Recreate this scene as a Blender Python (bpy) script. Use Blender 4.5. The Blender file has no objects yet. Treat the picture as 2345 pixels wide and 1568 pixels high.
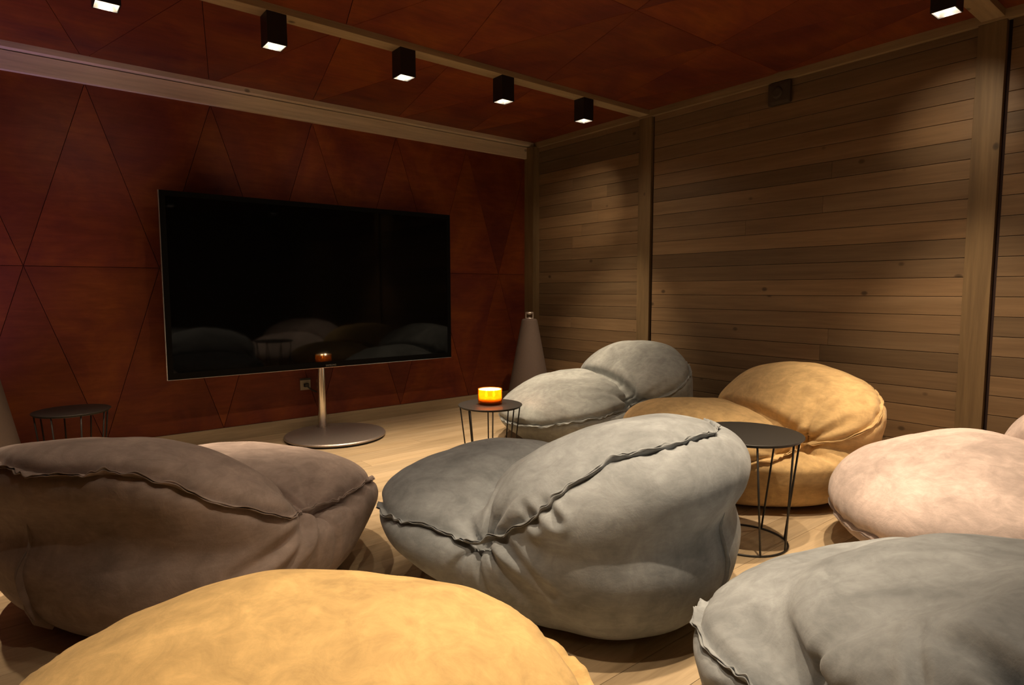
import bpy, bmesh, math, random
import numpy as np
from mathutils import Vector, Matrix, noise as mnoise

random.seed(7)
C = bpy.context.scene.collection
R = math.radians
scene = bpy.context.scene

# ------------------------------------------------------------------ camera, world, exposure
CAM_H = 1.08
cam_d = bpy.data.cameras.new('camera')
cam = bpy.data.objects.new('camera', cam_d)
C.objects.link(cam)
cam_d.sensor_fit = 'HORIZONTAL'
cam_d.sensor_width = 36.0
cam_d.lens = 36.0 * 1406.6 / 2345.0
cam_d.clip_start = 0.02
_yaw, _pitch, _roll = R(38.787), R(4.928), R(-0.1045)
_f = Vector((math.sin(_yaw) * math.cos(_pitch), math.cos(_yaw) * math.cos(_pitch), -math.sin(_pitch)))
_r = Vector((math.cos(_yaw), -math.sin(_yaw), 0))
_u = _r.cross(_f)
_r2 = _r * math.cos(_roll) + _u * math.sin(_roll)
_u2 = -_r * math.sin(_roll) + _u * math.cos(_roll)
_m = Matrix((( _r2.x, _u2.x, -_f.x, 0), (_r2.y, _u2.y, -_f.y, 0), (_r2.z, _u2.z, -_f.z, CAM_H), (0, 0, 0, 1)))
cam.matrix_world = _m
scene.camera = cam

world = bpy.data.worlds.new('world')
scene.world = world
world.use_nodes = True
world.node_tree.nodes['Background'].inputs[0].default_value = (0.9, 0.75, 0.6, 1)
world.node_tree.nodes['Background'].inputs[1].default_value = 0.0

scene.view_settings.view_transform = 'Standard'
scene.view_settings.look = 'None'
scene.view_settings.gamma = 1.0
scene.view_settings.use_curve_mapping = False
scene.view_settings.exposure = 0.0

SPOT_W = 170.0
SPILL_W = 11.0
WARM = (1.0, 0.77, 0.52)
PURPLE = (0.55, 0.35, 1.0)
VIOLET_W = 80.0

# room dimensions (metres)
XR, YW, HC = 3.994, 4.672, 2.485          # right wall, tv wall, ceiling
XL, YB = -3.2, -3.4                       # left and rear walls (out of view)

# ------------------------------------------------------------------ helpers
def link(name, bm=None, mat=None, parent=None, mesh=None, smooth=False):
    me = mesh
    if me is None:
        me = bpy.data.meshes.new(name)
        bm.to_mesh(me)
        bm.free()
        if smooth:
            for p in me.polygons:
                p.use_smooth = True
        if mat:
            me.materials.append(mat)
    o = bpy.data.objects.new(name, me)
    C.objects.link(o)
    if parent:
        o.parent = parent
    return o

def tag(o, label=None, cat=None, group=None, kind=None):
    if label: o['label'] = label
    if cat: o['category'] = cat
    if group: o['group'] = group
    if kind: o['kind'] = kind
    return o

def empty(name, loc=(0, 0, 0), rz=0.0):
    o = bpy.data.objects.new(name, None)
    C.objects.link(o)
    o.location = loc
    o.rotation_euler = (0, 0, rz)
    o.empty_display_size = 0.1
    return o

def add_box(bm, x0, x1, y0, y1, z0, z1, bevel=0.0):
    vs = [bm.verts.new(p) for p in ((x0, y0, z0), (x1, y0, z0), (x1, y1, z0), (x0, y1, z0),
                                    (x0, y0, z1), (x1, y0, z1), (x1, y1, z1), (x0, y1, z1))]
    fs = [bm.faces.new([vs[i] for i in f]) for f in ((3, 2, 1, 0), (4, 5, 6, 7), (0, 1, 5, 4), (1, 2, 6, 5), (2, 3, 7, 6), (3, 0, 4, 7))]
    if bevel > 0:
        es = set()
        for f in fs:
            es.update(f.edges)
        bmesh.ops.bevel(bm, geom=list(es), offset=bevel, segments=2, profile=0.7, affect='EDGES')
    return vs

def box(name, x0, x1, y0, y1, z0, z1, mat, parent=None, bevel=0.0):
    bm = bmesh.new()
    add_box(bm, x0, x1, y0, y1, z0, z1, bevel)
    return link(name, bm, mat, parent)

def add_lathe(bm, prof, n=48, cx=0.0, cy=0.0, close=False):
    rings = []
    for (r, z) in prof:
        if r < 1e-6:
            rings.append([bm.verts.new((cx, cy, z))])
        else:
            rings.append([bm.verts.new((cx + r * math.cos(2 * math.pi * k / n), cy + r * math.sin(2 * math.pi * k / n), z)) for k in range(n)])
    prs = list(zip(rings[:-1], rings[1:]))
    if close:
        prs.append((rings[-1], rings[0]))
    for a, b in prs:
        for k in range(n):
            k2 = (k + 1) % n
            if len(a) == 1 and len(b) == 1:
                continue
            if len(a) == 1:
                bm.faces.new((a[0], b[k2], b[k]))
            elif len(b) == 1:
                bm.faces.new((a[k], a[k2], b[0]))
            else:
                bm.faces.new((a[k], a[k2], b[k2], b[k]))

def add_tube(bm, pts, r, n=8, closed=False, cap=True):
    pts = [Vector(p) for p in pts]
    N = len(pts)
    rings = []
    ref = Vector((0.123, 0.456, 0.88)).normalized()
    prev = None
    for i, p in enumerate(pts):
        if closed:
            t = (pts[(i + 1) % N] - pts[i - 1]).normalized()
        else:
            t = (pts[min(i + 1, N - 1)] - pts[max(i - 1, 0)]).normalized()
        if prev is None:
            a = t.cross(ref).normalized()
        else:
            a = (prev - t * prev.dot(t)).normalized()
        prev = a
        b = t.cross(a)
        rings.append([bm.verts.new(p + (a * math.cos(2 * math.pi * k / n) + b * math.sin(2 * math.pi * k / n)) * r) for k in range(n)])
    rng = range(N if closed else N - 1)
    for i in rng:
        a, b = rings[i], rings[(i + 1) % N]
        for k in range(n):
            bm.faces.new((a[k], a[(k + 1) % n], b[(k + 1) % n], b[k]))
    if cap and not closed:
        bm.faces.new(rings[0][::-1])
        bm.faces.new(rings[-1])

# ------------------------------------------------------------------ materials
class NT:
    def __init__(s, name):
        s.m = bpy.data.materials.new(name)
        s.m.use_nodes = True
        s.t = s.m.node_tree
        s.b = s.t.nodes['Principled BSDF']
        s.out = s.t.nodes['Material Output']
    def n(s, typ, **kw):
        nd = s.t.nodes.new(typ)
        for k, v in kw.items():
            if k.startswith('i_'):
                key = k[2:].replace('_', ' ')
                nd.inputs[int(key) if key.isdigit() else key].default_value = v
            else:
                setattr(nd, k, v)
        return nd
    def l(s, a, b):
        s.t.links.new(a, b)
    def ramp(s, fac, stops):
        r = s.n('ShaderNodeValToRGB')
        el = r.color_ramp.elements
        while len(el) < len(stops):
            el.new(0.5)
        for e, (p, c) in zip(el, stops):
            e.position = p
            e.color = (*c, 1) if len(c) == 3 else c
        s.l(fac, r.inputs[0])
        return r.outputs[0]
    def mix(s, fac, a, b, mode='MIX'):
        m = s.n('ShaderNodeMix', data_type='RGBA', blend_type=mode)
        for sock, v in ((m.inputs[0], fac), (m.inputs[6], a), (m.inputs[7], b)):
            if hasattr(v, 'is_linked'):
                s.l(v, sock)
            elif isinstance(v, (int, float)):
                sock.default_value = v
            else:
                sock.default_value = (*v, 1)
        return m.outputs[2]
    def bump(s, h, strength=0.2, dist=0.002):
        b = s.n('ShaderNodeBump')
        b.inputs['Strength'].default_value = strength
        b.inputs['Distance'].default_value = dist
        s.l(h, b.inputs['Height'])
        s.l(b.outputs[0], s.b.inputs['Normal'])
    def coords(s, scale=(1, 1, 1), rnd=True, kind='Object', rot=(0, 0, 0)):
        tc = s.n('ShaderNodeTexCoord')
        src = tc.outputs[kind]
        if rnd:
            oi = s.n('ShaderNodeObjectInfo')
            mul = s.n('ShaderNodeVectorMath', operation='SCALE')
            comb = s.n('ShaderNodeCombineXYZ', i_0=37.0, i_1=91.0, i_2=53.0)
            s.l(comb.outputs[0], mul.inputs[0])
            s.l(oi.outputs['Random'], mul.inputs['Scale'])
            add = s.n('ShaderNodeVectorMath', operation='ADD')
            s.l(src, add.inputs[0])
            s.l(mul.outputs[0], add.inputs[1])
            src = add.outputs[0]
        mp = s.n('ShaderNodeMapping')
        mp.inputs['Scale'].default_value = scale
        mp.inputs['Rotation'].default_value = rot
        s.l(src, mp.inputs[0])
        return mp.outputs[0]
    def noise(s, co, scale, detail=4, rough=0.55, dist=0.0):
        n = s.n('ShaderNodeTexNoise')
        n.inputs['Scale'].default_value = scale
        n.inputs['Detail'].default_value = detail
        n.inputs['Roughness'].default_value = rough
        n.inputs['Distortion'].default_value = dist
        s.l(co, n.inputs['Vector'])
        return n.outputs[0]

def wood(name, dark, mid, light, stretch, rough=0.55, vary=0.35, knots=True, grain=1.0, spec=0.4):
    """stretch: mapping scale that squashes the long axis of the board"""
    s = NT(name)
    co = s.coords(stretch)
    g1 = s.noise(co, 9.0 * grain, 6, 0.6, 0.6)
    g2 = s.noise(co, 42.0 * grain, 4, 0.7, 0.2)
    c1 = s.ramp(g1, [(0.3, dark), (0.52, mid), (0.72, light)])
    c2 = s.ramp(g2, [(0.35, (0.84, 0.83, 0.82)), (0.65, (1.06, 1.05, 1.04))])
    col = s.mix(1.0, c1, c2, 'MULTIPLY')
    oi = s.n('ShaderNodeObjectInfo')
    v = s.ramp(oi.outputs['Random'], [(0.0, (1 - vary, 1 - vary * 0.95, 1 - vary * 0.9)), (0.5, (1, 1, 1)), (1.0, (1 + vary * 0.6, 1 + vary * 0.5, 1 + vary * 0.35))])
    col = s.mix(1.0, col, v, 'MULTIPLY')
    if knots:
        kc = s.coords(tuple(0.7 + 0.3 * q for q in stretch))
        vo = s.n('ShaderNodeTexVoronoi')
        vo.inputs['Scale'].default_value = 5.0
        s.l(kc, vo.inputs['Vector'])
        k = s.ramp(vo.outputs['Distance'], [(0.0, (1, 1, 1)), (0.05, (0.8, 0.8, 0.8)), (0.085, (0, 0, 0))])
        col = s.mix(k, col, tuple(x * 0.35 for x in dark))
    s.l(col, s.b.inputs['Base Color'])
    s.b.inputs['Roughness'].default_value = rough
    s.b.inputs['Specular IOR Level'].default_value = spec
    s.bump(g2, 0.25, 0.002)
    return s.m

def plain(name, col, rough=0.5, metal=0.0, spec=0.5, coat=0.0):
    s = NT(name)
    co = s.coords((1, 1, 1))
    g = s.noise(co, 60.0, 3)
    c = s.mix(g, tuple(x * 0.9 for x in col), tuple(min(1, x * 1.1) for x in col))
    s.l(c, s.b.inputs['Base Color'])
    s.b.inputs['Roughness'].default_value = rough
    s.b.inputs['Metallic'].default_value = metal
    s.b.inputs['Specular IOR Level'].default_value = spec
    s.b.inputs['Coat Weight'].default_value = coat
    return s.m

def suede(name, base, seed=0.0, contrast=0.19):
    s = NT(name)
    co = s.coords((1, 1, 1), rnd=True)
    big = s.noise(co, 3.2, 4, 0.6, 0.9)
    mid = s.noise(co, 11.0, 5, 0.65, 1.2)
    st = s.coords((1, 1, 3.2), rnd=True, rot=(0.5, 0.3, 0.8))
    strk = s.noise(st, 16.0, 4, 0.7, 0.8)
    fine = s.noise(co, 160.0, 3, 0.7)
    lo = tuple(x * (1 - contrast * 1.2) for x in base)
    hi = tuple(min(1.0, x * (1 + contrast)) for x in base)
    c = s.ramp(big, [(0.32, lo), (0.5, base), (0.68, hi)])
    m = s.ramp(mid, [(0.35, (1 - contrast * 0.8,) * 3), (0.65, (1 + contrast * 0.7,) * 3)])
    c = s.mix(0.8, c, m, 'MULTIPLY')
    k = s.ramp(strk, [(0.40, (1 - contrast * 0.5,) * 3), (0.62, (1 + contrast * 0.5,) * 3)])
    c = s.mix(0.7, c, k, 'MULTIPLY')
    s.l(c, s.b.inputs['Base Color'])
    s.b.inputs['Roughness'].default_value = 0.92
    s.b.inputs['Specular IOR Level'].default_value = 0.15
    s.b.inputs['Sheen Weight'].default_value = 0.12
    s.b.inputs['Sheen Roughness'].default_value = 0.5
    ad = s.n('ShaderNodeMath', operation='ADD')
    sc = s.n('ShaderNodeMath', operation='MULTIPLY', i_1=0.35)
    s.l(fine, sc.inputs[0])
    s.l(mid, ad.inputs[0])
    s.l(sc.outputs[0], ad.inputs[1])
    s.bump(ad.outputs[0], 0.22, 0.006)
    return s.m

def redply(name):
    s = NT(name)
    co = s.coords((1, 1, 1))
    st = s.coords((0.12, 1, 1))
    big = s.noise(co, 2.2, 4, 0.6, 0.8)
    gr = s.noise(st, 26.0, 5, 0.65, 0.7)
    fl = s.noise(s.coords((0.35, 1, 1)), 9.0, 5, 0.7, 1.2)
    c = s.ramp(big, [(0.28, (0.108, 0.019, 0.015)), (0.5, (0.168, 0.036, 0.013)), (0.72, (0.228, 0.060, 0.011))])
    g = s.ramp(gr, [(0.35, (0.82, 0.78, 0.76)), (0.65, (1.08, 1.08, 1.05))])
    c = s.mix(0.8, c, g, 'MULTIPLY')
    h = s.ramp(fl, [(0.38, (0.86, 0.83, 0.83)), (0.64, (1.10, 1.12, 1.08))])
    c = s.mix(0.7, c, h, 'MULTIPLY')
    oi = s.n('ShaderNodeObjectInfo')
    v = s.ramp(oi.outputs['Random'], [(0, (0.82, 0.8, 0.9)), (1, (1.12, 1.1, 1.0))])
    c = s.mix(1.0, c, v, 'MULTIPLY')
    s.l(c, s.b.inputs['Base Color'])
    s.b.inputs['Roughness'].default_value = 0.5
    s.b.inputs['Specular IOR Level'].default_value = 0.22
    s.bump(gr, 0.15, 0.001)
    return s.m

M = {}
M['red'] = redply('red_stained_plywood')
M['backing'] = plain('dark_backing', (0.02, 0.006, 0.003), 0.9)
M['plank'] = wood('wall_plank_wood', (0.172, 0.108, 0.056), (0.208, 0.134, 0.071), (0.246, 0.164, 0.090), (1, 0.05, 1), 0.5, 0.32)
M['post'] = wood('post_wood', (0.13, 0.084, 0.040), (0.185, 0.122, 0.058), (0.23, 0.156, 0.077), (1, 1, 0.06), 0.55, 0.05)
M['trim'] = wood('pale_trim_wood', (0.50, 0.41, 0.30), (0.60, 0.50, 0.37), (0.68, 0.57, 0.43), (0.06, 1, 1), 0.5, 0.05)
M['beam'] = wood('beam_wood', (0.28, 0.20, 0.11), (0.37, 0.27, 0.15), (0.45, 0.34, 0.20), (0.06, 1, 1), 0.55, 0.05)
M['sidetrim'] = wood('side_trim_wood', (0.22, 0.15, 0.075), (0.30, 0.21, 0.11), (0.36, 0.26, 0.14), (1, 0.06, 1), 0.55, 0.05)
M['floor'] = wood('oak_floor_wood', (0.40, 0.295, 0.175), (0.485, 0.37, 0.232), (0.56, 0.435, 0.285), (0.07, 1, 1), 0.42, 0.10, knots=False)
M['base'] = wood('baseboard_wood', (0.30, 0.23, 0.14), (0.38, 0.30, 0.19), (0.45, 0.36, 0.24), (0.06, 1, 1), 0.5, 0.05)
M['plaster'] = plain('dark_rear_wall', (0.10, 0.06, 0.035), 0.8)
M['black'] = plain('black_metal', (0.012, 0.011, 0.011), 0.45)
M['blackmat'] = plain('black_lacquer_steel', (0.020, 0.018, 0.016), 0.5)
M['screen'] = plain('black_glass_screen', (0.002, 0.002, 0.002), 0.04, 0, 0.2)
M['bezel'] = plain('black_bezel', (0.003, 0.003, 0.003), 0.5, 0, 0.08)
M['silver'] = plain('brushed_silver', (0.62, 0.60, 0.58), 0.30, 1.0)
M['chrome'] = plain('polished_steel', (0.72, 0.68, 0.63), 0.16, 1.0)
M['steelbase'] = plain('brushed_steel_base', (0.42, 0.36, 0.33), 0.42, 0.75)
M['speaker'] = plain('taupe_speaker_cloth', (0.092, 0.062, 0.048), 0.85)
M['speakertrim'] = plain('satin_aluminium', (0.75, 0.68, 0.63), 0.35, 0.8)
M['plate'] = plain('grey_socket_plastic', (0.30, 0.27, 0.20), 0.5)
M['rubber'] = plain('black_rubber', (0.02, 0.02, 0.02), 0.6)
M['reflector'] = plain('lamp_reflector', (0.9, 0.87, 0.84), 0.22, 0.85)
M['wax'] = plain('candle_wax', (0.9, 0.8, 0.6), 0.5)
M['wallbox'] = plain('brown_painted_box', (0.060, 0.042, 0.025), 0.6)

def emis(name, col, st):
    s = NT(name)
    s.b.inputs['Base Color'].default_value = (*col, 1)
    s.b.inputs['Emission Color'].default_value = (*col, 1)
    s.b.inputs['Emission Strength'].default_value = st
    return s.m
M['lamp'] = emis('lamp_face', (1.0, 0.86, 0.68), 160.0)
M['violet'] = emis('added_violet_lens', (0.5, 0.3, 1.0), 8.0)  # glowing lens of the added violet lamp
M['flame'] = emis('candle_flame', (1.0, 0.72, 0.34), 90.0)
M['logo'] = plain('logo_print', (0.22, 0.22, 0.21), 0.5)

s = NT('amber_glass')
s.b.inputs['Base Color'].default_value = (1.0, 0.50, 0.06, 1)
s.b.inputs['Roughness'].default_value = 0.08
tp = s.n('ShaderNodeBsdfTransparent')
tp.inputs[0].default_value = (1.0, 0.60, 0.10, 1)
mx = s.n('ShaderNodeMixShader', i_0=0.90)
s.l(s.b.outputs[0], mx.inputs[1])
s.l(tp.outputs[0], mx.inputs[2])
s.l(mx.outputs[0], s.out.inputs[0])
M['amber'] = s.m
s = NT('frosted_liner')
s.b.inputs['Base Color'].default_value = (0.97, 0.92, 0.80, 1)
s.b.inputs['Roughness'].default_value = 0.6
tl = s.n('ShaderNodeBsdfTranslucent')
tl.inputs[0].default_value = (1.0, 0.80, 0.45, 1)
tp = s.n('ShaderNodeBsdfTransparent')
tp.inputs[0].default_value = (1.0, 0.85, 0.5, 1)
m1 = s.n('ShaderNodeMixShader', i_0=0.30)
s.l(s.b.outputs[0], m1.inputs[1])
s.l(tl.outputs[0], m1.inputs[2])
m2 = s.n('ShaderNodeMixShader', i_0=0.40)
s.l(m1.outputs[0], m2.inputs[1])
s.l(tp.outputs[0], m2.inputs[2])
s.l(m2.outputs[0], s.out.inputs[0])
M['liner'] = s.m

# ------------------------------------------------------------------ room shell
floor = tag(box('floor', XL - .1, XR + .2, YB - .1, YW + .2, -0.12, -0.016, M['backing']), 'pale oak floor of long narrow boards', kind='structure')
rw = 0.155
y = YB
row = 0
rb = random.Random(3)
while y < YW - 0.01:
    y1 = min(y + rw, YW)
    x = XL - rb.uniform(0.0, 1.6)
    while x < XR:
        ln = rb.uniform(1.7, 2.3)
        xa, xb = max(x, XL), min(x + ln, XR)
        if xb - xa > 0.05:
            bm = bmesh.new()
            add_box(bm, -(xb - xa) / 2 + .0006, (xb - xa) / 2 - .0006, -(y1 - y) / 2 + .0006, (y1 - y) / 2 - .0006, -0.016, 0, 0.0)
            o = link('floor_board', bm, M['floor'], floor)
            o.location = ((xa + xb) / 2, (y + y1) / 2, 0)
        x += ln
    y = y1
    row += 1

def tri_panel(parent, pts, mat, nrm, thick=0.012, gap=0.0012):
    """pts: polygon in world coordinates, nrm: direction the face looks"""
    pts = [Vector(p) for p in pts]
    cen = sum(pts, Vector()) / len(pts)
    n = len(pts)
    # inset every edge by gap
    nv = Vector(nrm)
    lines = []
    for i in range(n):
        a, b = pts[i], pts[(i + 1) % n]
        d = (b - a).normalized()
        inw = nv.cross(d)
        if inw.dot(cen - a) < 0:
            inw = -inw
        lines.append((a + inw * gap, d))
    q = []
    for i in range(n):
        (p1, d1), (p2, d2) = lines[i - 1], lines[i]
        w = p2 - p1
        den = d1.cross(d2).dot(nv)
        t = w.cross(d2).dot(nv) / den
        q.append(p1 + d1 * t - cen)
    bm = bmesh.new()
    ch = 0.0016
    top, mid, bot = [], [], []
    for p in q:
        dirc = p.normalized()
        top.append(bm.verts.new(p - dirc * ch * 1.6))
        mid.append(bm.verts.new(p - nv * ch))
        bot.append(bm.verts.new(p - nv * thick))
    f = bm.faces.new(top)
    for i in range(n):
        j = (i + 1) % n
        bm.faces.new((top[i], top[j], mid[j], mid[i]))
        bm.faces.new((mid[i], mid[j], bot[j], bot[i]))
    bm.faces.new(bot[::-1])
    bmesh.ops.recalc_face_normals(bm, faces=bm.faces)
    o = link('panel', bm, mat, parent)
    o.location = cen
    return o

def clip_poly(poly, axis, lim, keep_less):
    out = []
    n = len(poly)
    for i in range(n):
        a, b = poly[i], poly[(i + 1) % n]
        ina = (a[axis] <= lim) if keep_less else (a[axis] >= lim)
        inb = (b[axis] <= lim) if keep_less else (b[axis] >= lim)
        if ina:
            out.append(a)
        if ina != inb:
            t = (lim - a[axis]) / (b[axis] - a[axis])
            out.append(tuple(a[k] + t * (b[k] - a[k]) for k in range(len(a))))
    return out

def tri_rows(rows, x0, x1, pitch, off_low, make):
    """rows: list of (v_base, v_apex): base nodes at off_low + k*pitch, apexes half a pitch further"""
    k0 = int(math.floor((x0 - off_low) / pitch)) - 2
    k1 = int(math.ceil((x1 - off_low) / pitch)) + 2
    for (vb, va) in rows:
        for k in range(k0, k1):
            a = off_low + k * pitch
            for tri in (((a, vb), (a + pitch, vb), (a + pitch / 2, va)),
                        ((a + pitch / 2, va), (a + 1.5 * pitch, va), (a + pitch, vb))):
                p = clip_poly(clip_poly(list(tri), 0, x0, False), 0, x1, True)
                if len(p) < 3:
                    continue
                area = 0.5 * abs(sum(p[i][0] * p[(i + 1) % len(p)][1] - p[(i + 1) % len(p)][0] * p[i][1] for i in range(len(p))))
                if area > 0.004:
                    make(p)

PITCH, OFF = 0.71, 0.04
wall_front = tag(box('wall_front', XL - .1, XR + .2, YW + 0.012, YW + .2, 0, HC + .1, M['backing']), 'red stained plywood wall of large triangular panels behind the television', kind='structure')
tri_rows([(1.226, 2.345), (1.226, 0.095)], XL, XR - 0.05, PITCH, OFF,
         lambda p: tri_panel(wall_front, [(a, YW, b) for a, b in p], M['red'], (0, -1, 0)))

ceiling = tag(box('ceiling', XL - .1, XR + .2, YB - .1, YW + .2, HC + 0.012, HC + .15, M['backing']), 'red stained plywood ceiling of triangular panels', kind='structure')
tri_rows([(3.25, YW), (3.25, 2.13), (1.01, 2.13), (1.01, -.11), (-1.23, -.11), (-1.23, -2.35), (-3.47, -2.35)], XL, XR, PITCH, OFF,
         lambda p: tri_panel(ceiling, [(a, b, HC) for a, b in clip_poly(p, 1, YB, False)] if len(clip_poly(p, 1, YB, False)) > 2 else [(a, b, HC) for a, b in p], M['red'], (0, 0, -1)))

wall_right = tag(box('wall_right', XR + 0.014, XR + .2, YB - .1, YW + .012, 0, HC + .1, M['backing']), 'horizontal brown pine plank wall', kind='structure')
PP = 0.1043
def planks(y0, y1):
    k = 0
    z = -0.006
    while z < HC:
        z1 = min(z + PP, HC)
        zz = max(z, 0.0)
        joints = [y0, y1]
        if y1 - y0 > 0.9 and rb.random() < 0.45:
            joints = [y0, y0 + (y1 - y0) * rb.uniform(0.25, 0.75), y1]
        for a, b in zip(joints[:-1], joints[1:]):
            bm = bmesh.new()
            h = z1 - zz
            add_box(bm, 0, 0.013, -(b - a) / 2 + .0004, (b - a) / 2 - .0004, -h / 2 + .0012, h / 2 - .0012, 0.0028)
            o = link('plank', bm, M['plank'], wall_right)
            o.location = (XR + rb.uniform(-.0006, .0006), (a + b) / 2, (zz + z1) / 2)
        z = z1
P2 = (3.181, 3.306)
P3 = (0.945, 1.066)
planks(P2[1], 4.55)
planks(P3[1], P2[0] - 0.012)
planks(-1.25, P3[0] - 0.016)
planks(YB, -1.25)

wall_left = tag(box('wall_left', XL - .1, XL, YB - .1, YW, 0, HC, M['plaster']), 'plain dark wall left of the television wall', kind='structure')
wall_rear = tag(box('wall_rear', XL, XR, YB - .1, YB, 0, HC, M['plaster']), 'plain dark wall facing the television', kind='structure')

# posts and trims
def trim(n, label, *a, bevel=0.002):
    return tag(box('trim_%d' % n, *a, bevel=bevel), label, kind='structure')
trim(1, 'upright timber post in the corner beside the conical speaker', 3.915, XR + .013, 4.545, YW + .011, 0, HC - .045, M['post'])
trim(2, 'slim upright timber post between the plank wall bays', XR - .022, XR + .013, P2[0], P2[1], 0, HC - .05, M['post'])
trim(3, 'broad upright timber post beside the pink bean bag', XR - .03, XR + .013, P3[0], P3[1], 0, HC - .05, M['post'])
trim(4, 'pale knotty fascia board along the top of the red wall', XL, 3.995, 4.640, YW + .011, 2.338, 2.445, M['trim'])
trim(5, 'pale ceiling strip above the fascia board', XL, 3.965, 4.592, YW, 2.4505, HC + .01, M['trim'])
trim(6, 'thin timber strip between plank wall and red ceiling', XR - .030, XR + .012, YB, 4.598, 2.437, HC + .01, M['sidetrim'])
trim(7, 'ceiling beam carrying the row of black spotlights', XL, XR - .032, 3.20, 3.30, 2.450, HC + .01, M['beam'])
trim(8, 'ceiling beam above the broad timber post', XL, XR - .032, 0.955, 1.055, 2.450, HC + .01, M['beam'])
trim(9, 'ceiling beam behind the seating', XL, XR - .032, -1.29, -1.19, 2.450, HC + .01, M['beam'])
tag(box('baseboard_front', XL, 3.913, 4.655, YW + .011, 0.0005, 0.095, M['base'], bevel=0.002), 'pale timber skirting along the foot of the red wall', kind='structure')

# ------------------------------------------------------------------ ceiling spotlights
def spotlight(x, y, z0, label, group, size=0.098, height=0.15, tilt=(0, 0), power=SPOT_W, spill=SPILL_W, color=WARM, angle=62, throw=None):
    t = empty('ceiling_spotlight', (x, y, z0))
    tag(t, label, 'spotlight', group)
    h = size / 2
    th = 0.005
    bm = bmesh.new()
    # open square tube with closed top
    for (a0, a1, b0, b1) in ((-h, -h + th, -h, h), (h - th, h, -h, h), (-h + th, h - th, -h, -h + th), (-h + th, h - th, h - th, h)):
        add_box(bm, a0, a1, b0, b1, -height, 0)
    add_box(bm, -h + th, h - th, -h + th, h - th, -0.05, 0)
    link('housing', bm, M['black'], t)
    # reflector: square funnel
    bm = bmesh.new()
    o_, i_ = h - th - .0005, 0.024
    ro = [bm.verts.new((sx * o_, sy * o_, -height + 0.004)) for sx, sy in ((-1, -1), (1, -1), (1, 1), (-1, 1))]
    ri = [bm.verts.new((sx * i_, sy * i_, -height + 0.045)) for sx, sy in ((-1, -1), (1, -1), (1, 1), (-1, 1))]
    for k in range(4):
        bm.faces.new((ro[k], ri[k], ri[(k + 1) % 4], ro[(k + 1) % 4]))
    link('reflector', bm, M['reflector'], t)
    bm = bmesh.new()
    add_lathe(bm, [(0, -height + 0.040), (0.022, -height + 0.042), (0.022, -height + 0.060), (0, -height + 0.060)], 20)
    link('lamp', bm, M['lamp'], t)
    beams = [('spot_beam', power, angle, tilt, 0.0, 1.0), ('spot_spill', spill, 150, (0, 0), 0.0, 1.0)]
    if throw:                       # heading (degrees from +Y toward +X), lean from vertical, strength, width
        hd, lean, en, wd = throw
        beams.append(('added_side_throw', en, wd, (lean, 0), -hd, 1.0))  # extra sideways beam added to imitate the light patches on the walls
    for nm, en, an, tl, rz_, bl in beams:
        ld = bpy.data.lights.new(nm, 'SPOT')
        ld.energy = en
        ld.color = color
        ld.spot_size = R(an)
        ld.spot_blend = bl
        ld.shadow_soft_size = 0.02
        lo = bpy.data.objects.new(nm, ld)
        C.objects.link(lo)
        lo.parent = t
        lo.location = (0, 0, -height + (0.012 if nm != 'added_side_throw' else 0.0015))
        lo.rotation_euler = (R(tl[0]), R(tl[1]), R(rz_))
    return t

ZS = 2.449
RX = [0.37, 1.08, 1.815, 2.545, 3.285]
ORD = ['fifth', 'fourth', 'third', 'second', 'first']
for i, x in enumerate(RX):
    spotlight(x, 3.25, ZS, 'black square spotlight, %s from the plank wall on the beam by the red wall' % ORD[i], 'spotlights on the ceiling beams',
              tilt=((8, -8) if i == 4 else (0, 0)),
              throw=[(2, 82, 11, 50), (15, 84, 11, 44), (8, 82, 7, 44), (4, 78, 4, 46), (46, 60, 20, 52)][i])
for i, x in enumerate(RX):
    spotlight(x, 1.005, ZS, 'black square spotlight, %s from the plank wall on the beam above the broad post' % ORD[i], 'spotlights on the ceiling beams',
              tilt=((0, -10) if i == 4 else (0, 0)), power=SPOT_W * (0.62 if i == 0 else 0.8 if i == 1 else 1.0),
              throw=((80, 66, 12, 50) if i == 4 else None))
spotlight(-0.36, 3.25, ZS, 'black square spotlight, sixth from the plank wall on the beam by the red wall', 'spotlights on the ceiling beams')
for i, x in ((0, 0.37), (2, 1.815), (4, 3.285)):
    spotlight(x, -1.24, ZS, 'black square spotlight, %s from the plank wall on the rearmost beam' % ORD[i], 'spotlights on the ceiling beams')

# violet lamp added out of view to tint the left of the red wall
up = tag(empty('added_uplighter', (-0.95, 3.95, 0)), 'added violet floor uplighter, out of view, tinting the red wall', 'uplighter')
bm = bmesh.new()
add_lathe(bm, [(0, .001), (.075, .001), (.075, .012), (.06, .014), (.058, .13), (.052, .13), (.052, .10), (0, .10)], 32)
link('body', bm, M['black'], up)
bm = bmesh.new()
add_lathe(bm, [(0, .101), (.05, .101), (.05, .106), (0, .106)], 32)
link('lens', bm, M['violet'], up)
ld = bpy.data.lights.new('added_violet_glow', 'SPOT')
ld.energy = VIOLET_W
ld.color = PURPLE
ld.spot_size = R(150)
ld.spot_blend = 0.8
ld.shadow_soft_size = 0.05
lo = bpy.data.objects.new('added_violet_glow', ld)
C.objects.link(lo)
lo.parent = up
lo.location = (0, 0, .14)
lo.rotation_euler = (R(150), R(-18), 0)

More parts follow.
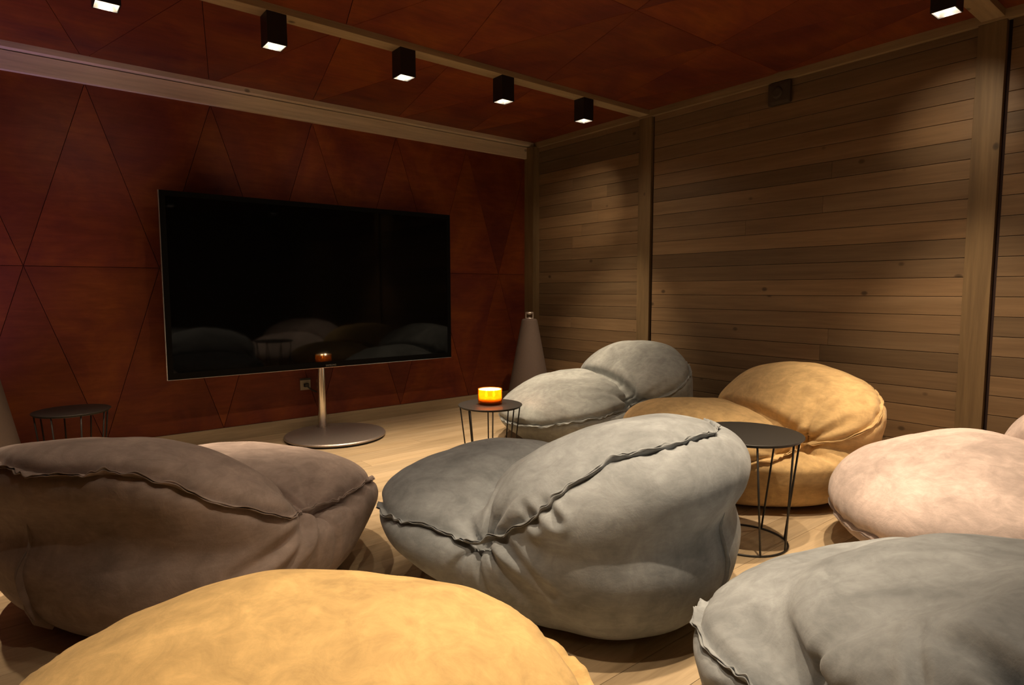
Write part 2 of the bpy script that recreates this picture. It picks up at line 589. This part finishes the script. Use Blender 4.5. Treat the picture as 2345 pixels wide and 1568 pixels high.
# ------------------------------------------------------------------ television
TVY = 4.47
tv = tag(empty('television', (1.79, 4.40, 0)), 'large black flat television on a round steel pedestal', 'television')
tx0, tx1, tz0, tz1 = 0.733, 2.915, 0.497, 1.713
ox, oy = 1.79, 4.40
def tvbox(name, x0, x1, y0, y1, z0, z1, mat, bevel=0.0, parent=tv):
    return box(name, x0 - ox, x1 - ox, y0 - oy, y1 - oy, z0, z1, mat, parent, bevel)
back = tvbox('back_shell', tx0 + .004, tx1 - .004, TVY + .012, TVY + .034, tz0 + .004, tz1 - .004, M['bezel'], .004)
bm = bmesh.new()
bw = 0.034
for (a0, a1, c0, c1) in ((tx0, tx1, tz1 - bw, tz1), (tx0, tx1, tz0, tz0 + bw * 1.25), (tx0, tx0 + bw, tz0 + bw * 1.25, tz1 - bw), (tx1 - bw, tx1, tz0 + bw * 1.25, tz1 - bw)):
    add_box(bm, a0 - ox, a1 - ox, TVY - oy, TVY + .012 - oy, c0, c1)
bez = link('bezel', bm, M['bezel'], tv)
tvbox('screen', tx0 + bw + .0003, tx1 - bw - .0003, TVY + .002, TVY + .0118, tz0 + bw * 1.25 + .0003, tz1 - bw - .0003, M['screen'])
bm = bmesh.new()
for (a0, a1, c0, c1) in ((tx0 - .005, tx0, tz0 - .003, tz1), (tx0, tx1, tz0 - .003, tz0)):
    add_box(bm, a0 - ox, a1 - ox, TVY + .001 - oy, TVY + .018 - oy, c0, c1)
tag(link('edge_strip', bm, M['silver'], tv), 'thin silver edge strip')
fc = bpy.data.curves.new('logo', 'FONT')
fc.body = 'SAMSUNG'
fc.size = 0.018
fc.align_x = 'CENTER'
fc.extrude = 0.0004
fo = bpy.data.objects.new('logo_tmp', fc)
C.objects.link(fo)
dg = bpy.context.evaluated_depsgraph_get()
lm = bpy.data.meshes.new_from_object(fo.evaluated_get(dg))
bpy.data.objects.remove(fo)
lm.materials.clear()
lm.materials.append(M['logo'])
lo = link('logo', mesh=lm, parent=tv)
lo.location = (1.83 - ox, TVY - .0006 - oy, tz0 + .009)
lo.rotation_euler = (R(90), 0, 0)
# pedestal
px_, py_ = 1.775, 4.535
bm = bmesh.new()
add_lathe(bm, [(0.033, 0.02), (0.033, 0.62)], 32, px_ - ox, py_ - oy)
po = link('pole', bm, M['chrome'], tv, smooth=True)
bm = bmesh.new()
add_box(bm, px_ - .12 - ox, px_ + .12 - ox, TVY + .034 - oy, py_ - oy, .56, .9)
link('mount_bracket', bm, M['black'], tv)
bm = bmesh.new()
bx, by = 1.775 - ox, 4.285 - oy
add_lathe(bm, [(0, 0.012), (0.352, 0.012), (0.360, 0.016), (0.360, 0.024), (0.354, 0.030), (0.345, 0.032), (0, 0.032)], 96, bx, by)
link('base_plate', bm, M['steelbase'], tv)
bm = bmesh.new()
add_lathe(bm, [(0, 0.0005), (0.345, 0.0005), (0.345, 0.012), (0, 0.012)], 64, bx, by)
link('base_pad', bm, M['rubber'], tv)
for k in range(6):
    a = k * math.pi / 3
    bm = bmesh.new()
    add_lathe(bm, [(0.005, 0.032), (0.005, 0.035), (0, 0.036)], 8, px_ - ox + .052 * math.cos(a), py_ - oy + .052 * math.sin(a))
    link('base_bolt', bm, M['chrome'], tv)

# socket on the wall with plug and cord
so = tag(empty('wall_socket', (1.70, YW, 0.355)), 'grey wall socket with a black plug below the television', 'socket')
box('cover_plate', -.04, .04, -.009, 0, -.045, .045, M['plate'], so, .002)
box('hood', -.042, .042, -.014, -.0095, .032, .042, M['rubber'], so, .001)
bm = bmesh.new()
add_lathe(bm, [(0, 0), (.024, 0), (.024, .003), (.0, .003)], 24)
o = link('socket_face', bm, M['plate'], so)
o.rotation_euler = (R(90), 0, 0)
o.location = (0, -.0095, -.006)
pg = tag(empty('power_cord', (1.70, YW - .013, 0.349)), 'black plug and power cord in the wall socket', 'power cord')
box('plug', -.016, .016, -.035, 0, -.013, .013, M['rubber'], pg, .003)
bm = bmesh.new()
pts = []
for k in range(13):
    t = k / 12
    pts.append((0.005 + .085 * t, -.03 - .004 * math.sin(t * 3.1), -.005 - .075 * (t ** 0.75) + .018 * t * t))
pts += [(.14, -.02, -.06), (.15, .02, .02), (.15, .0, .12)]
add_tube(bm, pts, .0055, 8)
link('cord', bm, M['rubber'], pg, smooth=True)

# ------------------------------------------------------------------ conical loudspeakers
def speaker(x, y, label):
    t = tag(empty('conical_speaker', (x, y, 0)), label, 'speaker', None)
    bm = bmesh.new()
    add_lathe(bm, [(0, .02), (.212, .02), (.216, .03), (.210, .06), (.1745, .25), (.128, .5), (.0795, .76), (.071, .80), (.066, .812), (.055, .818), (0, .818)], 56)
    link('cabinet', bm, M['speaker'], t, smooth=True)
    bm = bmesh.new()
    add_lathe(bm, [(0, .0005), (.19, .0005), (.19, .02), (0, .02)], 48)
    link('plinth', bm, M['black'], t)
    bm = bmesh.new()
    add_lathe(bm, [(.0, .8185), (.038, .8185), (.036, .823), (.012, .829), (.009, .836), (0, .836)], 32)
    link('lens_dish', bm, M['speakertrim'], t, smooth=True)
    for sx in (-1, 1):
        bm = bmesh.new()
        add_tube(bm, [(sx * .026, sx * -.018, .819), (sx * .027, sx * -.018, .866)], .005, 8)
        link('lens_post', bm, M['speakertrim'], t)
    bm = bmesh.new()
    add_lathe(bm, [(0, .852), (.012, .856), (.036, .866), (.038, .872), (.034, .878), (0, .880)], 32)
    link('lens_cap', bm, M['speakertrim'], t, smooth=True)
    return t
speaker(3.585, 4.21, 'taupe conical floor speaker in the corner by the plank wall')
speaker(-0.20, 4.20, 'taupe conical floor speaker left of the television by the wire table')

# box on the plank wall
wb = tag(empty('wall_box', (XR, 2.137, 2.362)), 'small brown square box with a round cap high on the plank wall', 'wall box')
box('case', -.032, 0, -.078, .078, -.075, .072, M['wallbox'], wb, .022)
bm = bmesh.new()
add_lathe(bm, [(0, 0), (.036, 0), (.034, .006), (.026, .009), (0, .009)], 32)
o = link('round_cap', bm, M['wallbox'], wb)
o.rotation_euler = (0, R(-90), 0)
o.location = (-.0325, 0.01, 0)

# ------------------------------------------------------------------ wire side tables
def side_table(x, y, h, Rt, rb_, phase, label, twist=0.0):
    t = tag(empty('wire_side_table', (x, y, 0)), label, 'side table', None)
    bm = bmesh.new()
    add_lathe(bm, [(0, h - .006), (Rt - .002, h - .006), (Rt, h - .004), (Rt, h - .001), (Rt - .001, h), (0, h)], 72)
    link('table_top', bm, M['blackmat'], t)
    rr = 0.0042
    n = 8
    for k in range(n):
        a = phase + 2 * math.pi * k / n
        bm = bmesh.new()
        add_tube(bm, [(rb_ * math.cos(a + twist), rb_ * math.sin(a + twist), rr), ((Rt - .012) * math.cos(a), (Rt - .012) * math.sin(a), h - .0065)], rr, 8)
        link('leg', bm, M['blackmat'], t, smooth=True)
    for nm, rad, z in (('base_ring', rb_, rr), ('top_ring', Rt - .013, h - .0105)):
        bm = bmesh.new()
        add_tube(bm, [(rad * math.cos(2 * math.pi * k / 64), rad * math.sin(2 * math.pi * k / 64), z) for k in range(64)], rr, 8, closed=True)
        link(nm, bm, M['blackmat'], t, smooth=True)
    return t
side_table(2.305, 3.09, 0.355, 0.203, 0.150, R(-37 + 5), 'black wire side table carrying the amber candle glass')
side_table(2.39, 1.375, 0.472, 0.222, 0.172, R(-5), 'black wire side table beside the tan bean bag', twist=R(11))
side_table(0.207, 4.24, 0.405, 0.188, 0.140, R(10), 'black wire side table by the red wall near the left speaker')

# candle in amber glass
cg = tag(empty('candle_holder', (2.315, 3.105, 0.3555)), 'glowing amber glass candle holder on the wire side table', 'candle')
cg.scale = (1.15, 1.15, 1.1)
bm = bmesh.new()
add_lathe(bm, [(0, 0), (.058, 0), (.064, .004), (.067, .012), (.068, .085), (.0675, .087), (.0655, .087), (.065, .085), (.0645, .016), (.055, .010), (0, .010)], 56)
link('glass', bm, M['amber'], cg, smooth=True)
bm = bmesh.new()
add_lathe(bm, [(.0600, .022), (.0632, .022), (.0632, .084), (.0600, .084)], 48, close=True)
link('frosted_liner', bm, M['liner'], cg, smooth=True)
bm = bmesh.new()
add_lathe(bm, [(0, .0105), (.052, .0105), (.0590, .016), (.0590, .034), (.056, .0335), (0, .032)], 48)
wx = link('wax', bm, M['wax'], cg, smooth=True)
for k, (dx, dy) in enumerate(((-.017, .012), (.021, -.008))):
    bm = bmesh.new()
    add_tube(bm, [(dx, dy, .0325), (dx + .001, dy, .042)], .0012, 6)
    wk = link('wick', bm, M['rubber'], wx)
    bm = bmesh.new()
    add_lathe(bm, [(0, .040), (.0045, .044), (.0070, .051), (.0050, .063), (0, .078)], 14, dx, dy)
    link('flame', bm, M['flame'], cg, smooth=True)
    ld = bpy.data.lights.new('flame_glow', 'POINT')
    ld.energy = 0.8
    ld.color = (1.0, 0.74, 0.42)
    ld.shadow_soft_size = 0.006
    lo = bpy.data.objects.new('flame_glow', ld)
    C.objects.link(lo)
    lo.parent = cg
    lo.location = (dx, dy, .0805)

# ------------------------------------------------------------------ bean bag loungers
def smin(a, b, k):
    h = np.clip(0.5 + 0.5 * (b - a) / k, 0, 1)
    return b * (1 - h) + a * h - k * h * (1 - h)

def ell(p, c, r, rx=0.0, pw=2.0):
    """ellipsoid pseudo distance, rotated about the local x axis by rx (front edge goes down for rx<0)"""
    q = p - np.array(c)
    if rx:
        cs, sn = math.cos(rx), math.sin(rx)
        y = q[..., 1] * cs + q[..., 2] * sn
        z = -q[..., 1] * sn + q[..., 2] * cs
        q = np.stack([q[..., 0], y, z], -1)
    q = np.abs(q / np.array(r))
    rad = np.hypot(q[..., 0], q[..., 1])
    d = (rad ** pw + q[..., 2] ** 2.0) ** 0.5 if pw == 2.0 else (rad ** pw + q[..., 2] ** pw) ** (1 / pw)
    return (d - 1) * min(r)

DEF = dict(k1=.014, k2=.05, k3=.10, shell_up=.13)
RIM = [(0, .175), (14, .183), (30, .195), (46, .245), (58, .268), (76, .298), (92, .302), (103, .333), (112, .384), (118, .435),
       (127, .498), (135, .528), (143, .548), (152, .568), (165, .575), (180, .578)]
RIM_A = [(0, .19), (25, .22), (47, .29), (60, .312), (81, .314), (97, .320), (106, .343), (123, .431), (133, .482), (142, .534),
         (150, .562), (158, .575), (166, .570), (180, .570)]
RIM_B = [(0, .20), (25, .24), (46, .296), (68, .307), (79, .290), (92, .292), (106, .350), (117, .428), (127, .522), (140, .577),
         (156, .606), (168, .618), (180, .621)]
RIM_C = [(0, .26), (30, .315), (47, .352), (56, .335), (76, .312), (92, .305)] + RIM[7:]

def bag_field(p, P):
    seat = ell(p, P['seat_c'], P['seat_r'], P['seat_t'])
    back = ell(p, P['back_c'], P['back_r'], P['back_t'])
    up = p[..., 2] > P['shell_c'][2]
    ps = np.stack([p[..., 0], p[..., 1], np.where(up, P['shell_c'][2] + (p[..., 2] - P['shell_c'][2]) * P['shell_r'][2] / P['shell_up'], p[..., 2])], -1)
    shell = ell(ps, P['shell_c'], P['shell_r'], 0, 2.4)
    # the shell joins each pillow softly, the two pillows meet in a sharp crease
    hc, hr = P['shell_c'], P['shell_r']
    rear = ell(p, (0, hc[1] - hr[1] + .262, P['back_c'][2] - .10), (max(hr[0] * .93, P['back_r'][0] * .95), .25, P['back_c'][2] - .10), R(-8), 2.3)
    f = smin(smin(seat, shell, P['k2']), smin(smin(back, rear, .06), shell, P['k3']), P['k1'])
    fl = -p[..., 2]
    return -smin(-f, -fl, 0.05)

def shoot(D, O, P):
    n = 56
    ts = np.linspace(0.04, 1.15, n)
    last = np.zeros(len(D))
    for t in ts:
        ins = bag_field(O + D * t, P) < 0
        last = np.where(ins, t, last)
    lo, hi = last, last + (ts[1] - ts[0])
    for _ in range(12):
        mid = (lo + hi) / 2
        ins = bag_field(O + D * mid[:, None], P) < 0
        lo = np.where(ins, mid, lo)
        hi = np.where(ins, hi, mid)
    return (lo + hi) / 2

def grad(p, P):
    e = 1e-3
    g = np.stack([bag_field(p + np.eye(3)[i] * e, P) - bag_field(p - np.eye(3)[i] * e, P) for i in range(3)], -1)
    return g / np.maximum(np.linalg.norm(g, axis=-1, keepdims=True), 1e-9)

def cube_sphere(n):
    idx = {}
    verts = []
    faces = []
    def vid(p):
        key = (round(p[0], 6), round(p[1], 6), round(p[2], 6))
        if key not in idx:
            idx[key] = len(verts)
            verts.append(p)
        return idx[key]
    g = np.tan(np.linspace(-1, 1, n + 1) * math.pi / 4)
    for ax in range(3):
        for sg in (-1, 1):
            ids = np.zeros((n + 1, n + 1), int)
            for i in range(n + 1):
                for j in range(n + 1):
                    q = [0, 0, 0]
                    q[ax] = sg
                    q[(ax + 1) % 3] = float(g[i])
                    q[(ax + 2) % 3] = float(g[j])
                    l = math.sqrt(q[0] ** 2 + q[1] ** 2 + q[2] ** 2)
                    ids[i, j] = vid((q[0] / l, q[1] / l, q[2] / l))
            for i in range(n):
                for j in range(n):
                    f = (int(ids[i, j]), int(ids[i + 1, j]), int(ids[i + 1, j + 1]), int(ids[i, j + 1]))
                    faces.append(f if sg > 0 else f[::-1])
    return np.array(verts), faces
CS_V, CS_F = cube_sphere(112)

def fold_field(pts, Q, nrm, k, ph, A, L):
    """radiating folds around a pinch point Q"""
    t1 = np.cross(nrm, (0, 0, 1.0))
    t1 /= np.linalg.norm(t1)
    t2 = np.cross(nrm, t1)
    d = pts - Q
    dist = np.linalg.norm(d, axis=1)
    ang = np.arctan2(d @ t2, d @ t1)
    w = np.sin(k * ang + ph + 1.3 * np.sin(2 * ang + ph))
    prof = 0.6 - 1.6 * np.exp(-((1 - w) / 0.45) ** 2)          # broad ridges, narrow valleys
    env = np.exp(-dist / L) * np.clip(dist / 0.035, 0, 1)
    return A * prof * env - 0.035 * np.exp(-(dist / 0.06) ** 2)

def bean_bag(x, y, face, mat, label, seed=1, grooves=(), **ov):
    """face: heading the seat looks to, degrees from +Y toward +X"""
    P = dict(DEF)
    P.update(ov)
    rng = np.random.RandomState(seed)
    O = np.array((0, -.03, .24))
    t = shoot(CS_V, O, P)
    pts = O + CS_V * t[:, None]
    nrm = grad(pts, P)
    # rim curve (the sewn seam) by azimuth
    NA, NE = 288, 60
    az = np.linspace(0, 2 * math.pi, NA, endpoint=False)
    els = np.linspace(R(-50), R(75), NE)
    A_, E_ = np.meshgrid(az, els, indexing='ij')
    D = np.stack([np.sin(A_) * np.cos(E_), np.cos(A_) * np.cos(E_), np.sin(E_)], -1).reshape(-1, 3)
    T = shoot(D, O, P)
    S = (O + D * T[:, None]).reshape(NA, NE, 3)
    u = np.abs(((az + math.pi) % (2 * math.pi)) - math.pi)       # 0 front, pi back
    ap = R(95)
    rim_t = np.array(P['rim'])
    w = np.interp(u, np.radians(rim_t[:, 0]), rim_t[:, 1])
    zr = w + 0.003 * np.sin(az * 5 + seed) + 0.002 * np.sin(az * 11 + 2 * seed)
    rim = np.zeros((NA, 3))
    for i in range(NA):
        zz = S[i, :, 2]
        j = None
        for e in range(NE - 1):
            if zz[e] <= zr[i] <= zz[e + 1]:
                j = e
                break
        if j is None:
            j = int(np.argmin(np.abs(zz - zr[i])))
            j = min(j, NE - 2)
            fr = 0.0
        else:
            fr = (zr[i] - zz[j]) / max(1e-6, zz[j + 1] - zz[j])
        rim[i] = S[i, j] * (1 - fr) + S[i, j + 1] * fr
    for _ in range(2):
        rim = (np.roll(rim, 1, 0) + 2 * rim + np.roll(rim, -1, 0)) / 4
    rn = grad(rim, P)
    # pinch points
    disp = np.zeros(len(pts))
    for sg in (-1, 1):
        i = int(round((ap if sg > 0 else 2 * math.pi - ap) / (2 * math.pi) * NA)) % NA
        disp += fold_field(pts, rim[i], rn[i], 6, rng.uniform(0, 6), P.get('foldA', .019), P.get('foldL', .16))
    # gathering along the seam and the seam valley
    dmin = np.full(len(pts), 9.0)
    smn = np.zeros(len(pts))
    for i in range(NA):
        d = np.linalg.norm(pts - rim[i], axis=1)
        b = d < dmin
        dmin[b] = d[b]
        smn[b] = i
    # nicer distance: refine against neighbouring segment is not needed at this density
    sa = smn / NA * 2 * math.pi
    gather = np.sin(sa * 46 + 2.5 * np.sin(sa * 7 + seed)) * (0.5 + 0.5 * np.sin(sa * 5 + seed * 1.7)) 
    disp += 0.0055 * gather * np.exp(-dmin / 0.05)
    disp += -0.014 * np.exp(-(dmin / 0.022) ** 2)
    # crease between seat and back: wrinkles across it
    ds = ell(pts, P['seat_c'], P['seat_r'], P['seat_t'])
    db = ell(pts, P['back_c'], P['back_r'], P['back_t'])
    both = np.exp(-((np.abs(ds) + np.abs(db)) / 0.06) ** 2)
    cre = np.exp(-(np.abs(ds - db) / 0.05) ** 2) * both
    disp += 0.010 * cre * np.sin(pts[:, 0] * 34 + 3 * np.sin(pts[:, 0] * 9 + seed)) * np.clip(np.abs(pts[:, 0]) * 2.2, 0.15, 1)
    disp -= P.get('crease', .026) * np.exp(-(np.abs(ds - db) / 0.028) ** 2) * both
    # soft lumps and shallow wrinkles
    lump = np.array([mnoise.noise(Vector((p[0] * 3.1 + seed * 7.3, p[1] * 3.1, p[2] * 3.1))) for p in pts])
    l2 = np.array([mnoise.noise(Vector((p[0] * 9 + seed * 3.1, p[1] * 9, p[2] * 5 + 4))) for p in pts])
    disp += P.get('lump', .016) * lump + 0.0045 * l2
    # long folds given as local 3D polylines: (points, depth, width)
    for (poly, dep, wid) in grooves:
        poly = np.array(poly, float) - O
        poly /= np.linalg.norm(poly, axis=1, keepdims=True)
        best = np.full(len(pts), 9.0)
        fade = np.zeros(len(pts))
        ns = len(poly) - 1
        for q_, (a, b) in enumerate(zip(poly[:-1], poly[1:])):
            ab = b - a
            tt = np.clip(((CS_V - a) @ ab) / (ab @ ab), 0, 1)
            dd = np.linalg.norm(CS_V - (a + tt[:, None] * ab), axis=1) * t
            m_ = dd < best
            best = np.where(m_, dd, best)
            fade = np.where(m_, (q_ + tt) / ns, fade)
        dep = dep * np.clip(0.25 + 1.1 * fade, 0, 1)
        disp += -dep * np.exp(-(best / wid) ** 2) + dep * 0.45 * np.exp(-((best - 2.1 * wid) / (wid * 1.1)) ** 2)
    keep = np.clip((pts[:, 2] - 0.004) / 0.05, 0, 1)
    pts = pts + nrm * (disp * keep)[:, None]
    pts[:, 2] = np.maximum(pts[:, 2], 0.0015)
    root = tag(empty('bean_bag', (x, y, 0), -R(face)), label, 'bean bag', None)
    me = bpy.data.meshes.new('body')
    me.from_pydata(pts.tolist(), [], CS_F)
    me.materials.append(mat)
    me.polygons.foreach_set('use_smooth', [True] * len(me.polygons))
    me.update()
    link('body', mesh=me, parent=root)
    # ruffled seam allowance
    NS = 1100
    def samp(arr, uu):
        f = uu * NA
        i0 = np.floor(f).astype(int)
        fr = (f - i0)[:, None]
        g = lambda k: arr[(i0 + k) % NA]
        return 0.5 * ((2 * g(0)) + (-g(-1) + g(1)) * fr + (2 * g(-1) - 5 * g(0) + 4 * g(1) - g(2)) * fr ** 2 + (-g(-1) + 3 * g(0) - 3 * g(1) + g(2)) * fr ** 3)
    uu = np.arange(NS) / NS
    def ribbon(p_arr, n_arr, us, closed, width, name, layers=2):
        p = p_arr
        nv = n_arr / np.linalg.norm(n_arr, axis=1, keepdims=True)
        tg = np.roll(p, -1, 0) - np.roll(p, 1, 0)
        if not closed:
            tg[0] = p[1] - p[0]
            tg[-1] = p[-1] - p[-2]
        tg /= np.maximum(np.linalg.norm(tg, axis=1, keepdims=True), 1e-9)
        bn = np.cross(tg, nv)
        bn /= np.maximum(np.linalg.norm(bn, axis=1, keepdims=True), 1e-9)
        ruf = 0.0040 * np.sin(us * 62 + 4 * np.sin(us * 13 + seed)) * np.sin(us * 9 + seed) ** 2 + 0.0045 * np.sin(us * 29 + 2 * np.sin(us * 7) + seed)
        vs, fs = [], []
        for L_ in range(layers):
            off = (L_ - (layers - 1) / 2) * 0.0050
            ph = L_ * 0.9
            r2 = ruf * (1 + 0.25 * ph) + 0.0010 * np.sin(us * 90 + ph)
            wv = width * (0.9 + 0.12 * np.sin(us * 33 + ph * 2 + seed) + 0.03 * np.sin(us * 110 + ph))
            inn = p - nv * 0.014 + bn * (off * 0.3)[..., None] if np.ndim(off) else p - nv * 0.014 + bn * (off * 0.3)
            out = p + nv * wv[:, None] + bn * (off + r2)[:, None]
            mid = p + nv * (wv * 0.45)[:, None] + bn * (off * 0.8 + r2 * 0.55)[:, None]
            th = 0.0012
            base = len(vs)
            n_ = len(p)
            for sgn in (-1, 1):
                for ring in (inn, mid, out):
                    vs += (ring + bn * th * sgn).tolist()
            def I(s_, r_, i_):
                return base + (s_ * 3 + r_) * n_ + (i_ % n_)
            for i in range(n_ if closed else n_ - 1):
                for r_ in range(2):
                    fs.append((I(0, r_, i), I(0, r_, i + 1), I(0, r_ + 1, i + 1), I(0, r_ + 1, i)))
                    fs.append((I(1, r_, i), I(1, r_ + 1, i), I(1, r_ + 1, i + 1), I(1, r_, i + 1)))
                fs.append((I(0, 2, i), I(0, 2, i + 1), I(1, 2, i + 1), I(1, 2, i)))
        me = bpy.data.meshes.new(name)
        me.from_pydata(vs, [], fs)
        me.materials.append(mat)
        me.polygons.foreach_set('use_smooth', [True] * len(me.polygons))
        me.update()
        return link(name, mesh=me, parent=root)
    rp = samp(rim - rn * 0.012, uu)
    rq = samp(rn, uu)
    # the allowance leans outward and slightly down
    rq = rq + np.array((0, 0, -0.25))
    ribbon(rp, rq, uu * 2 * math.pi, True, P.get('ruffle', 0.024), 'seam_ruffle')
    # short upright closure seam at the middle of the back
    cz = np.linspace(0.40, 0.05, 120)
    ca = math.pi + P.get('slit', 0.0)
    ia = int(round(ca / (2 * math.pi) * NA)) % NA
    col = S[ia]
    order = np.argsort(col[:, 2])
    cp = np.stack([np.interp(cz, col[order, 2], col[order, k]) for k in range(3)], -1)
    cp[:, 2] = cz
    cn = grad(cp, P)
    us = np.linspace(0, .4, 120)
    env = np.minimum(1, np.minimum(np.arange(120), np.arange(120)[::-1]) / 14.0)
    ribbon(cp - cn * (0.010 + 0.012 * (1 - env))[:, None], cn, us, False, 0.024, 'closure_seam')
    return root

M['mauve'] = suede('mauve_grey_suede', (0.34, 0.268, 0.238))
M['bluegrey'] = suede('blue_grey_suede', (0.258, 0.278, 0.295))
M['palegrey'] = suede('pale_grey_suede', (0.335, 0.355, 0.35))
M['tan'] = suede('tan_suede', (0.58, 0.395, 0.185))
M['pink'] = suede('pale_pink_suede', (0.60, 0.485, 0.445))
M['yellow'] = suede('honey_yellow_suede', (0.62, 0.42, 0.18))

def bag(x, y, face, mat, label, seed, sv, bv, hv, **kw):
    return bean_bag(x, y, face, M[mat], label, seed,
                    rim=kw.pop('rim', RIM), seat_c=(0, sv[0], sv[1]), seat_r=sv[2:5], seat_t=R(sv[5]),
                    back_c=(0, bv[0], bv[1]), back_r=bv[2:5], back_t=R(bv[5]),
                    shell_c=(0, hv[0], hv[1]), shell_r=hv[2:5], **kw)

bag(0.536, 2.519, 55.5, 'mauve', 'mauve grey suede bean bag lounger between the red wall and the honey yellow one', 1,
    (0.201, 0.265, 0.547, 0.425, 0.170, -6.626), (-0.339, 0.392, 0.556, 0.341, 0.169, -32.506), (-0.026, 0.232, 0.590, 0.574, 0.299),
    rim=RIM_A, slit=0.17, grooves=[([(0.46, -0.43, 0.25), (0.553, -0.299, 0.302), (0.583, -0.204, 0.327)], 0.02, 0.02), ([(0.5, -0.38, 0.18), (0.569, -0.28, 0.254), (0.59, -0.2, 0.312)], 0.018, 0.018)])
bag(1.555, 1.697, -13.0, 'bluegrey', 'blue grey suede bean bag lounger with a dark ruffled seam across its back', 2,
    (0.196, 0.239, 0.580, 0.433, 0.181, 8.434), (-0.276, 0.391, 0.508, 0.449, 0.221, -17.610), (-0.058, 0.233, 0.519, 0.600, 0.300),
    grooves=[([(-0.56, -0.38, 0.2), (-0.61, -0.262, 0.299), (-0.614, -0.198, 0.345)], 0.018, 0.018), ([(-0.557, -0.345, 0.51), (-0.553, -0.405, 0.451)], 0.014, 0.012), ([(-0.572, -0.27, 0.48), (-0.574, -0.337, 0.428)], 0.014, 0.012)], rim=RIM_B, slit=0.07)
bag(3.193, 3.076, -70.3, 'palegrey', 'pale grey suede bean bag lounger behind the candle table', 3,
    (0.202, 0.281, 0.558, 0.449, 0.194, -11.743), (-0.317, 0.437, 0.571, 0.357, 0.205, -31.267), (-0.037, 0.223, 0.569, 0.637, 0.302),
    crease=.05, shell_up=.10, k1=.008, grooves=[([(-0.363, 0.35, 0.434), (-0.473, 0.14, 0.44), (-0.519, 0.056, 0.424), (-0.582, -0.053, 0.37)], 0.012, 0.016)])
bag(3.105, 1.834, -63.0, 'tan', 'tan suede bean bag lounger in front of the plank wall', 4,
    (0.210, 0.295, 0.524, 0.438, 0.175, 2.987), (-0.302, 0.416, 0.559, 0.354, 0.186, -29.096), (-0.044, 0.215, 0.571, 0.591, 0.304),
    crease=.05, shell_up=.10, k1=.008, grooves=[([(-0.40, -0.20, 0.53), (-0.43, -0.10, 0.44), (-0.49, 0.0, 0.38)], 0.02, 0.015), ([(-0.28, -0.17, 0.53), (-0.33, -0.08, 0.45), (-0.40, 0.02, 0.40)], 0.015, 0.014), ([(0.40, -0.16, 0.50), (0.46, -0.08, 0.42), (0.52, 0.0, 0.36)], 0.016, 0.014), ([(-0.515, 0.295, 0.352), (-0.545, 0.18, 0.324), (-0.557, 0.032, 0.31)], 0.01, 0.014), ([(-0.484, -0.216, 0.516), (-0.491, -0.123, 0.414), (-0.555, -0.013, 0.329)], 0.016, 0.016), ([(-0.571, -0.266, 0.469), (-0.549, -0.173, 0.404), (-0.556, -0.026, 0.328)], 0.014, 0.015)])
bag(2.935, 0.542, -41.3, 'pink', 'pale pink suede bean bag lounger by the broad timber post', 5,
    (0.233, 0.281, 0.534, 0.437, 0.224, -9.980), (-0.303, 0.424, 0.549, 0.319, 0.201, -32.327), (-0.050, 0.230, 0.570, 0.574, 0.300),
    grooves=[([(-0.115, 0.265, 0.46), (-0.234, 0.21, 0.46), (-0.4, 0.1, 0.42)], 0.012, 0.018)])
bag(1.637, 0.387, 23.0, 'bluegrey', 'blue grey suede bean bag lounger beside the pale pink one', 6,
    (0.114, 0.280, 0.548, 0.329, 0.152, -2.016), (-0.201, 0.401, 0.528, 0.486, 0.129, -3.727), (-0.049, 0.229, 0.612, 0.567, 0.300),
    grooves=[([(-0.418, -0.218, 0.501), (-0.481, -0.275, 0.492), (-0.516, -0.308, 0.477)], 0.014, 0.011), ([(-0.435, -0.264, 0.511), (-0.432, -0.318, 0.524), (-0.429, -0.362, 0.525), (-0.428, -0.394, 0.521)], 0.034, 0.016), ([(-0.469, -0.327, 0.507), (-0.452, -0.36, 0.515), (-0.441, -0.389, 0.516)], 0.020, 0.012), ([(-0.469, 0.154, 0.355), (-0.496, 0.066, 0.347), (-0.515, -0.012, 0.338), (-0.531, -0.079, 0.331)], 0.010, 0.014)], k1=.03)
bag(0.173, 0.822, 37.0, 'yellow', 'honey yellow suede bean bag lounger in front of the mauve one', 7,
    (0.229, 0.283, 0.562, 0.456, 0.176, 11.903), (-0.300, 0.420, 0.550, 0.320, 0.200, -32.000), (-0.064, 0.225, 0.570, 0.552, 0.300),
    rim=RIM_C, grooves=[([(0.05, 0.12, 0.43), (0.03, 0.02, 0.4)], 0.01, 0.018), ([(-0.09, 0.13, 0.43), (-0.08, 0.03, 0.4)], 0.01, 0.018)])
